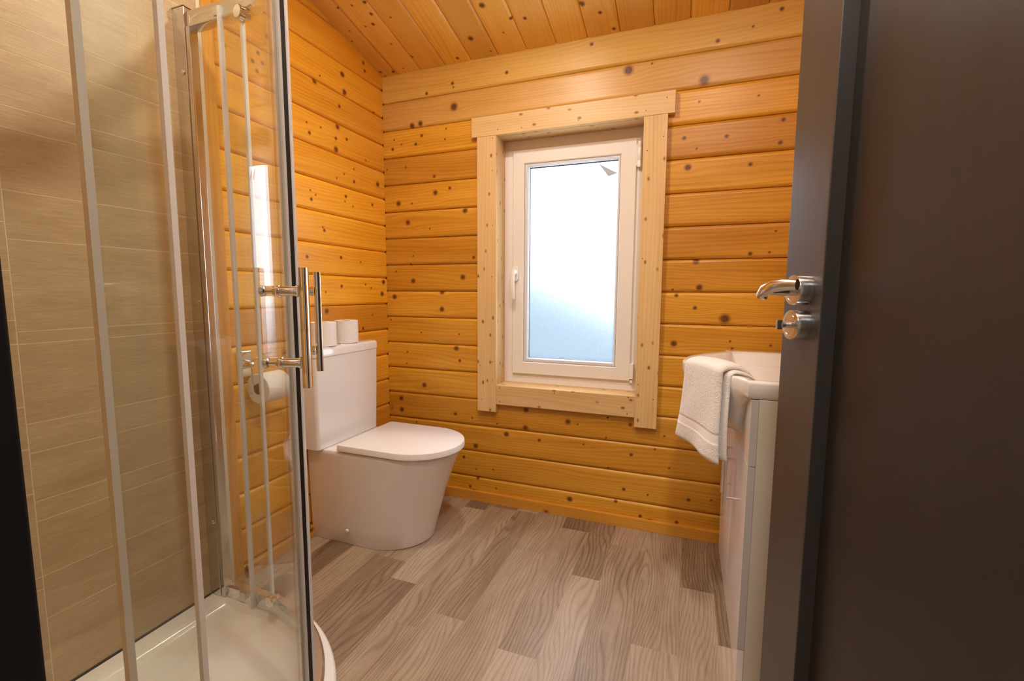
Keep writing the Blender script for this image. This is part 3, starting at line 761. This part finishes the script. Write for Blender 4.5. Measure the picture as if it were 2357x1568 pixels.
# ------------------------------------------------------------------ shower tray
SCX, SCY = .25, -1.545                                              # centre of the curved corner
def tray_outline(d, z, n=28):
    p = [(TX + .002 + d, FRONT_Y + .004 + d, z), (TX + .002 + d, SCY, z), (TX + .002 + d, -.993 - d, z)]
    p += [(max(.14, TX + .012 + d), -.993 - d, z)]
    for k in range(n + 1):
        a = PI / 2 - PI / 2 * k / n
        p.append((SCX + (.552 - d) * math.cos(a), SCY + (.552 - d) * math.sin(a), z))
    p += [(.802 - d, -1.70, z), (.802 - d, FRONT_Y + .004 + d, z), (.40, FRONT_Y + .004 + d, z)]
    return p
m = MB()
m.loops([tray_outline(d, z) for d, z in ((.004, .0005), (0, .004), (0, .036), (.002, .041), (.006, .044), (.058, .044), (.064, .041), (.074, .026), (.080, .0235), (.20, .021))])
tray = empty('shower_tray', (.35, -1.45, 0))
tag(tray, 'low white quadrant shower tray with a curved front edge on the wood floor', 'shower tray')
m.build('basin', M_ACRYL, tray)
m = MB(); m.box((TX + .0003, FRONT_Y + .003, .0400), (TX + .0032, -1.06, .0472), .0008); m.build('sealant_line', M_BLACK, tray)
m = MB(); m.lathe((.42, -1.50, .0212), (0, 0, 1), [(0, .045), (.003, .044), (.005, .038), (.0055, .001)], 32); m.build('waste_cover', M_CHROME, tray)

# ------------------------------------------------------------------ shower enclosure
enc = empty('shower_enclosure', (.35, -1.30, .044))
tag(enc, 'curved glass shower enclosure with chrome rails and two sliding doors, standing on the white tray', 'shower enclosure')
RG = .505
AL = PI / 2 * RG
def sp(s, off=0.0):
    """path along the fixed glass line; s = 0 at the start of the curve (back straight part has s < 0), off outwards"""
    R = RG + off
    if s <= 0: return Vector((SCX + s, SCY + R, 0))
    if s >= AL: return Vector((SCX + R, SCY - (s - AL), 0))
    a = PI / 2 - s / RG
    return Vector((SCX + R * math.cos(a), SCY + R * math.sin(a), 0))
def steps(s0, s1, d=.016): return [s0 + (s1 - s0) * k / max(1, int((s1 - s0) / d)) for k in range(max(1, int((s1 - s0) / d)) + 1)]
def sweep(mb, s0, s1, prof, d=.016):
    """prof: closed list of (offset, z)"""
    mb.loops([[sp(s, o) + Vector((0, 0, z)) for o, z in prof] for s in steps(s0, s1, d)])
    return mb
S_W0, S_W1 = -(SCX - TX - .060), AL + (SCY - FRONT_Y) - .060         # ends at the wall channels
def rect(o0, o1, z0, z1): return [(o0, z0), (o1, z0), (o1, z1), (o0, z1)]
ZT0, ZT1 = 1.826, 1.866
m = MB(); sweep(m, S_W0, S_W1, [(-.014, ZT0), (-.006, ZT0 - .002), (.018, ZT0 - .002), (.018, ZT1), (.010, ZT1 + .003), (-.014, ZT1 + .003), (-.016, ZT1), (-.010, ZT0 + .030), (-.010, ZT0 + .008), (-.016, ZT0 + .004)])
m.build('top_rail', M_CHROME, enc)
m = MB(); sweep(m, S_W0, S_W1, [(-.012, .0445), (.020, .0445), (.020, .078), (.014, .086), (-.006, .086), (-.012, .080), (-.008, .066), (-.008, .056)])
m.build('bottom_rail', M_CHROME, enc)
for s_, z_ in ((-.045, ZT0 + .008), (AL + .045, ZT0 + .008), (-.075, .058), (AL + .075, .058)):
    m = MB(); sweep(m, s_ - .012, s_ + .012, rect(-.0165, -.0105, z_, z_ + .022)); m.build('rail_stop', M_STEEL, enc)
def channel(back):
    m = MB()
    if back:
        x0 = TX + .0005
        y = SCY + RG
        m.box((x0, y - .018, .0445), (x0 + .046, y + .018, ZT1 + .018), .002)
        m.box((x0 + .020, y - .012, .0446), (x0 + .062, y + .012, ZT1 + .004), .002)
        m.box((x0 + .050, y - .017, .0446), (x0 + .064, y - .010, ZT0), .002)
    else:
        x = SCX + RG; y0 = FRONT_Y + .0005
        m.box((x - .018, y0, .0445), (x + .018, y0 + .046, ZT1 + .018), .002)
        m.box((x - .012, y0 + .020, .0446), (x + .012, y0 + .062, ZT1 + .004), .002)
    o = m.build('wall_channel', M_ALU, enc)
    if back:
        m = MB(); m.box((TX + .0003, SCY + RG - .020, ZT1 + .0182), (TX + .048, SCY + RG + .020, ZT1 + .021), .001); m.build('end_cap', M_STEEL, o)
        for z in (.30, 1.02, 1.70):
            m = MB(); m.lathe((TX + .030, SCY + RG - .0181, z), (0, -1, 0), [(0, .0075), (.003, .007), (.0045, .004), (.0047, .001)], 14); m.build('screw_cap', M_CHROME, o)
channel(True); channel(False)
def panel(s0, s1, off, z0, z1, name, parent=enc):
    m = MB(); sweep(m, s0, s1, rect(off - .003, off + .003, z0, z1), .012)
    return m.build(name, M_GLASS, parent, ang=40)
def strip(s, ds, o0, o1, z0, z1, name, mat, parent):
    m = MB(); sweep(m, s, s + ds, rect(o0, o1, z0, z1), .02)
    return m.build(name, mat, parent)
SF0, SF1 = .028, AL + .040                                          # inner ends of the fixed panes
pf = panel(S_W0 - .01, SF0, .006, .086, ZT0, 'fixed_panel'); strip(SF0, .009, .000, .0095, .086, ZT0, 'edge_seal', M_SEALW, pf)
pf = panel(SF1, S_W1 + .01, .006, .086, ZT0, 'fixed_panel'); strip(SF1 - .009, .009, .000, .0095, .086, ZT0, 'edge_seal', M_SEALW, pf)
phi = math.radians(35); SM = (PI / 2 - phi) * RG                     # where the two doors meet
ZD0, ZD1, OD = .046, ZT1 - .012, -.016
def hpost(parent, sa, z):
    n = (sp(sa, 1) - sp(sa, 0)).normalized(); c = sp(sa, OD) + Vector((0, 0, z))
    m = MB(); m.lathe(c - n * .0335, n, [(0, .001), (0.0005, .010), (.004, .0125), (.009, .010), (.0105, .0052), (.027, .0052), (.0275, .0115), (.0305, .0115)], 24)
    m.lathe(c + n * .003, n, [(0, .013), (.0035, .013), (.0038, .0105), (.036, .0105), (.0365, .0125), (.041, .0125)], 24)
    return m.build('handle_post', M_CHROME, parent)
def hbar(parent, sa, z0, z1, o0, o1, wd):
    n = (sp(sa, 1) - sp(sa, 0)).normalized(); t = Vector((-n.y, n.x, 0)); c = sp(sa, OD)
    m = MB()
    pr = []
    for k in range(20):
        a = 2 * PI * k / 20; ca, sa_ = math.cos(a), math.sin(a)
        pr.append(c + n * ((o0 + o1) / 2 + (o1 - o0) / 2 * math.copysign(abs(ca) ** .6, ca)) + t * (wd / 2 * math.copysign(abs(sa_) ** .6, sa_)))
    m.loops([[p + Vector((0, 0, z)) for p in pr] for z in (z0, z1)])
    return m.build('handle_bar', M_CHROME, parent)
def door_leaf(s0, s1, lead, hs, zo):
    """lead = +1: leading edge at s1"""
    d = panel(s0, s1, OD, ZD0, ZD1, 'sliding_door')
    L, T = (s1, s0) if lead > 0 else (s0, s1)
    strip(T - .005, .010, OD - .0045, OD + .0065, ZD0 - .004, ZD1, 'edge_seal', M_SEALW, d)
    a = L if lead > 0 else L - .010
    strip(a, .010, OD - .006, OD + .008, ZD0, ZD1, 'magnet_seal', M_SEALW, d)
    strip(a + .001, .009, OD + .0082, OD + .0165, ZD0 + .004, ZD1, 'gasket', M_BLACK, d)
    strip(a, .010, OD + .0167, OD + .0195, ZD0 + .006, ZD1, 'gasket_lip', M_SEALW, d)
    for z in (.906 + zo, 1.056 + zo): hpost(d, hs, z)
    hbar(d, hs, .853 + zo, 1.104 + zo, .046, .063, .025)
    for rs in ((s0 + .10, s1 - .115) if lead > 0 else (s0 + .115, s1 - .10)):
        for z in (.098, ZT0 - .015):
            n = (sp(rs, 1) - sp(rs, 0)).normalized(); c = sp(rs, OD) + Vector((0, 0, z))
            m = MB(); m.lathe(c - n * .020, n, [(0, .001), (.0005, .016), (.004, .0185), (.017, .0185)], 22); m.lathe(c + n * .003, n, [(0, .010), (.012, .010), (.013, .001)], 18)
            m.build('roller', M_CHROME, d)
    return d
door_leaf(-.030, SM - .011, +1, (PI / 2 - math.radians(48.5)) * RG, 0.0)
door_leaf(SM + .011, AL + .128, -1, (PI / 2 - math.radians(25.3)) * RG, 0.0)

# ------------------------------------------------------------------ vanity unit with basin
VX, VY0, VY1, VZ = 1.653, -.760, -.045, .785
van = empty('vanity_unit', (1.87, -.40, 0))
tag(van, 'white gloss vanity cabinet with bar handles under the basin behind the open door', 'cabinet')
XB = ROOM_X - .001
m = MB(); m.box((VX + .0185, VY0, 0), (XB, VY0 + .018, VZ), .001); m.build('side_panel', M_SIDEP, van)
m = MB(); m.box((VX + .0185, VY1 - .018, 0), (XB, VY1, VZ), .001); m.build('side_panel', M_SIDEP, van)
m = MB(); m.box((VX + .019, VY0 + .0185, .095), (XB, VY1 - .0185, .112)); m.box((XB - .012, VY0 + .0185, .113), (XB, VY1 - .0185, .60)); m.build('carcass', M_SIDEP, van)
m = MB(); m.box((VX + .001, VY0 + .001, 0.0005), (VX + .018, VY1 - .001, .0925), .001); m.build('plinth', M_GLOSSW, van)
BYC = -.403
def notch(y):                                                       # cut-out of the top front under the basin bowl
    q = abs(y - BYC) / .285
    return VZ - .001 if q >= 1 else VZ - .135 * math.cos(q * PI / 2) ** .55
m = MB(); ys = [VY0 + .001 + (VY1 - VY0 - .002) * k / 60 for k in range(61)]
lp = []
for x in (VX, VX + .018): lp.append([(x, y, notch(y)) for y in ys] + [(x, VY1 - .001, .6085), (x, VY0 + .001, .6085)])
m.loops(lp); fp = m.build('front_panel', M_GLOSSW, van, ang=25)
m = MB()
m.box((VX + .0005, VY0 + .0002, .6086), (VX + .018, VY0 + .0009, VZ - .001)); m.box((VX + .0005, VY0 + .0002, .0948), (VX + .018, VY0 + .0009, .6055)); m.build('edge_band', M_EDGEG, van)
YM = (VY0 + VY1) / 2 - .02
def vdoor(y0, y1, hy):
    m = MB(); m.box((VX, y0, .0945), (VX + .018, y1, .606), .0012); d = m.build('door', M_GLOSSW, van)
    m = MB()
    m.tube([(VX - .026, hy, .372), (VX - .026, hy, .565)], .0058, 14)
    for z in (.405, .532): m.tube([(VX - .026, hy, z), (VX + .0005, hy, z)], .0042, 10)
    m.build('bar_handle', M_STEEL, d)
vdoor(VY0 + .001, YM - .0015, -.492); vdoor(YM + .0015, VY1 - .001, -.372)

# basin: slab with a bowed front
half = [(1.645, .357), (1.637, .325), (1.621, .295), (1.592, .256), (1.556, .208), (1.520, .150), (1.492, .085), (1.482, .0)]
def basin_outline():
    p = []
    h = []
    for a, b in zip(half[:-1], half[1:]):
        for k in range(5): h.append((a[0] + (b[0] - a[0]) * k / 5, a[1] + (b[1] - a[1]) * k / 5))
    h.append(half[-1])
    # smooth the bow
    for _ in range(6):
        h = [h[0], h[1]] + [((h[i - 1][0] + 2 * h[i][0] + h[i + 1][0]) / 4, (h[i - 1][1] + 2 * h[i][1] + h[i + 1][1]) / 4) for i in range(2, len(h) - 1)] + [h[-1]]
    near = [(x, BYC - y) for x, y in h]; far = [(x, BYC + y) for x, y in reversed(h[:-1])]
    p = near + far
    e = [(1.70, BYC + .357), (1.80, BYC + .357), (1.95, BYC + .357), (2.098, BYC + .357)] + [(2.098, BYC + .357 - .714 * k / 12) for k in range(1, 12)] + [(2.098, BYC - .357), (1.95, BYC - .357), (1.80, BYC - .357), (1.70, BYC - .357)]
    return p + e, len(p)
BO, NB = basin_outline()
bc = (1.77, BYC)
def bl(f, z, zb=None):
    lp = []
    for i, (x, y) in enumerate(BO):
        zz = z
        if zb is not None:
            a = abs(math.atan2(y - bc[1], -(x - bc[0])))
            wgt = 1 - min(max((a - math.radians(58)) / math.radians(15), 0), 1); wgt = wgt * wgt * (3 - 2 * wgt)
            zz = z * (1 - wgt) + zb * wgt
        lp.append((bc[0] + (x - bc[0]) * f, bc[1] + (y - bc[1]) * f, zz))
    return lp
m = MB()
m.loops([bl(.30, .700, .632), bl(.55, .700, .638), bl(.72, .7855, .652), bl(.84, .7856, .682), bl(.92, .7857, .722), bl(.968, .7858, .765), bl(.992, .787, .792), bl(1.0, .792, .806), bl(1.0, .824, .824),
         bl(.996, .829), bl(.985, .8315), bl(.90, .8300), bl(.87, .827), bl(.84, .818), bl(.80, .795), bl(.72, .755), bl(.58, .725), bl(.35, .712), bl(.08, .708)])
ws_ = empty('washbasin', (1.85, BYC, VZ)); tag(ws_, 'white ceramic washbasin with a bowed front set on the vanity cabinet', 'washbasin')
m.build('bowl', M_CERAMIC, ws_, ang=45)
m = MB(); m.lathe((1.77, BYC, .7085), (0, 0, 1), [(0, .022), (.002, .021), (.003, .016), (.0032, .001)], 24); m.build('waste', M_CHROME, ws_)
m = MB(); m.lathe((2.02, BYC, .8295), (0, 0, 1), [(0, .026), (.004, .026), (.005, .021), (.11, .019), (.115, .012), (.116, .001)], 28)
m.tube([(2.02, BYC, .915), (1.97, BYC, .925), (1.91, BYC, .915)], [.014, .013, .011], 16); m.build('tap', M_CHROME, ws_)

# towel hung over the bowed edge
A0, B0 = Vector((1.612, -.676, 0)), Vector((1.516, -.520, 0))
tN = Vector((-.853, -.522, 0)).normalized()
def towel_sheet(mb, BD, prof, thick, u0, u1, flare, zdrop=(0, 0), nu=22, wav=.0):
    """prof: list of (outwards, z) from the basin side over the rim to the hem"""
    V, N = [], []
    n = len(prof)
    P = np.array(prof)
    for i in range(n):
        d = P[min(i + 1, n - 1)] - P[max(i - 1, 0)]; d = d / np.linalg.norm(d)
        N.append((d[1] * -1, d[0]) if False else (-d[1], d[0]))
    rows = []
    ssum = np.concatenate([[0], np.cumsum(np.linalg.norm(np.diff(P, axis=0), axis=1))]); ssum /= ssum[-1]
    b = bmesh.new()
    def pt(i, k, side):
        u = u0 + (u1 - u0) * k / nu
        o, z = P[i]; nx, nz = N[i]
        edge = min(k, nu - k) / nu; rd = 1 - .75 * max(0, 1 - edge / .07) ** 2
        end = min(i, n - 1 - i); rd *= 1 - .6 * max(0, 1 - end / 2.0) ** 2
        th = thick * .5 * rd * side
        hang = max(0, (.80 - z) / .22)
        uu = u + (u - .45) * flare * hang
        c = A0.lerp(B0, uu) + tN * (o - nx * -th * 1.0 + wav * math.sin(u * 5.2 + .6) * hang * .006 + .004 * math.sin(u * 9 + z * 20) * hang)
        zz = z + nz * th - (zdrop[0] * (1 - u) + zdrop[1] * u) * hang + .006 * math.sin(u * PI) * (1 - hang if hang < 1 else 0)
        return Vector((c.x, c.y, zz))
    top = [[b.verts.new(pt(i, k, 1)) for k in range(nu + 1)] for i in range(n)]
    bot = [[b.verts.new(pt(i, k, -1)) for k in range(nu + 1)] for i in range(n)]
    for i in range(n - 1):
        for k in range(nu):
            b.faces.new((top[i][k], top[i][k + 1], top[i + 1][k + 1], top[i + 1][k])); b.faces.new((bot[i][k + 1], bot[i][k], bot[i + 1][k], bot[i + 1][k + 1]))
        b.faces.new((top[i + 1][0], bot[i + 1][0], bot[i][0], top[i][0])); b.faces.new((top[i][nu], bot[i][nu], bot[i + 1][nu], top[i + 1][nu]))
    for k in range(nu):
        b.faces.new((top[0][k + 1], top[0][k], bot[0][k], bot[0][k + 1])); b.faces.new((top[n - 1][k], top[n - 1][k + 1], bot[n - 1][k + 1], bot[n - 1][k]))
    bmesh.ops.recalc_face_normals(b, faces=b.faces[:])
    for i in range(n):
        for k in range(nu + 1):
            z = P[i][1]; BV.append(1.0 if (BD[0] < z < BD[1] and P[i][0] > 0) else 0.0)
    BV.extend(BV[-n * (nu + 1):])
    me = bpy.data.meshes.new('t'); b.to_mesh(me); b.free(); mb.bm.from_mesh(me); bpy.data.meshes.remove(me)
BV = []
def towel_prof(r, zr, inn, zend, back):
    p = [(-inn, zr - .028), (-inn * .8, zr - .016), (-inn * .55, zr - .005), (-.026, zr + .002)]
    for k in range(0, 9):
        a = PI / 2 - PI / 2 * k / 8
        p.append((-.012 + (r + .012) * math.cos(a) + back, zr - .010 + .014 * math.sin(a)))
    z = zr - .014; zs = np.linspace(z, zend, 44)[1:]
    p += [(r + back + .010 * ((z - q) / .25), q) for q in zs]
    return p
tw = empty('towel', (1.56, -.60, .83)); tag(tw, 'white terry hand towel hanging over the basin edge', 'towel')
m = MB(); towel_sheet(m, (.640, .672), towel_prof(.024, .846, .075, .588, .002), .020, .03, 1.0, .26, (.006, -.014), wav=1.0)
o = m.build('front_layer', M_TOWEL, tw, ang=80); set_f(o.data, 'band', np.array(BV))
m = MB(); towel_sheet(m, (0, 0), towel_prof(.008, .8345, .085, .596, .000), .012, -.035, .92, .10, (.006, .0))
o2 = m.build('back_layer', M_TOWEL, tw, ang=80)

# ------------------------------------------------------------------ ceiling lamps (above the frame), the hallway one added for fill
def downlight(loc, label, s, r=.05):
    t = empty('ceiling_downlight', loc); tag(t, label, 'ceiling light')
    m = MB(); m.lathe(loc, (0, 0, -1), [(-.012, r * .62), (-.012, r), (.004, r), (.008, r * .82), (.008, r * .62), (-.012, r * .62)], 36); m.build('ring', M_CHROME, t)
    m = MB(); m.lathe((loc[0], loc[1], loc[2] + .006), (0, 0, -1), [(0, r * .6), (.004, r * .6), (.0045, .001)], 30); m.build('lens', m_emit('lamp_lens', LAMP_COL, s), t)
downlight((.88, -.80, 2.300), 'round recessed downlight in the sloping pine ceiling above the toilet', 14.0)
downlight((.42, -1.42, 2.398), 'round recessed downlight in the sloping pine ceiling above the shower', 10.0)
downlight((1.59, -1.50, 2.445), 'round recessed downlight in the sloping pine ceiling just inside the open door', 10.0)
downlight((1.45, -2.60, 2.372), 'round flat fill lamp added to the unseen hallway ceiling behind the open doorway', 8.0, .15)
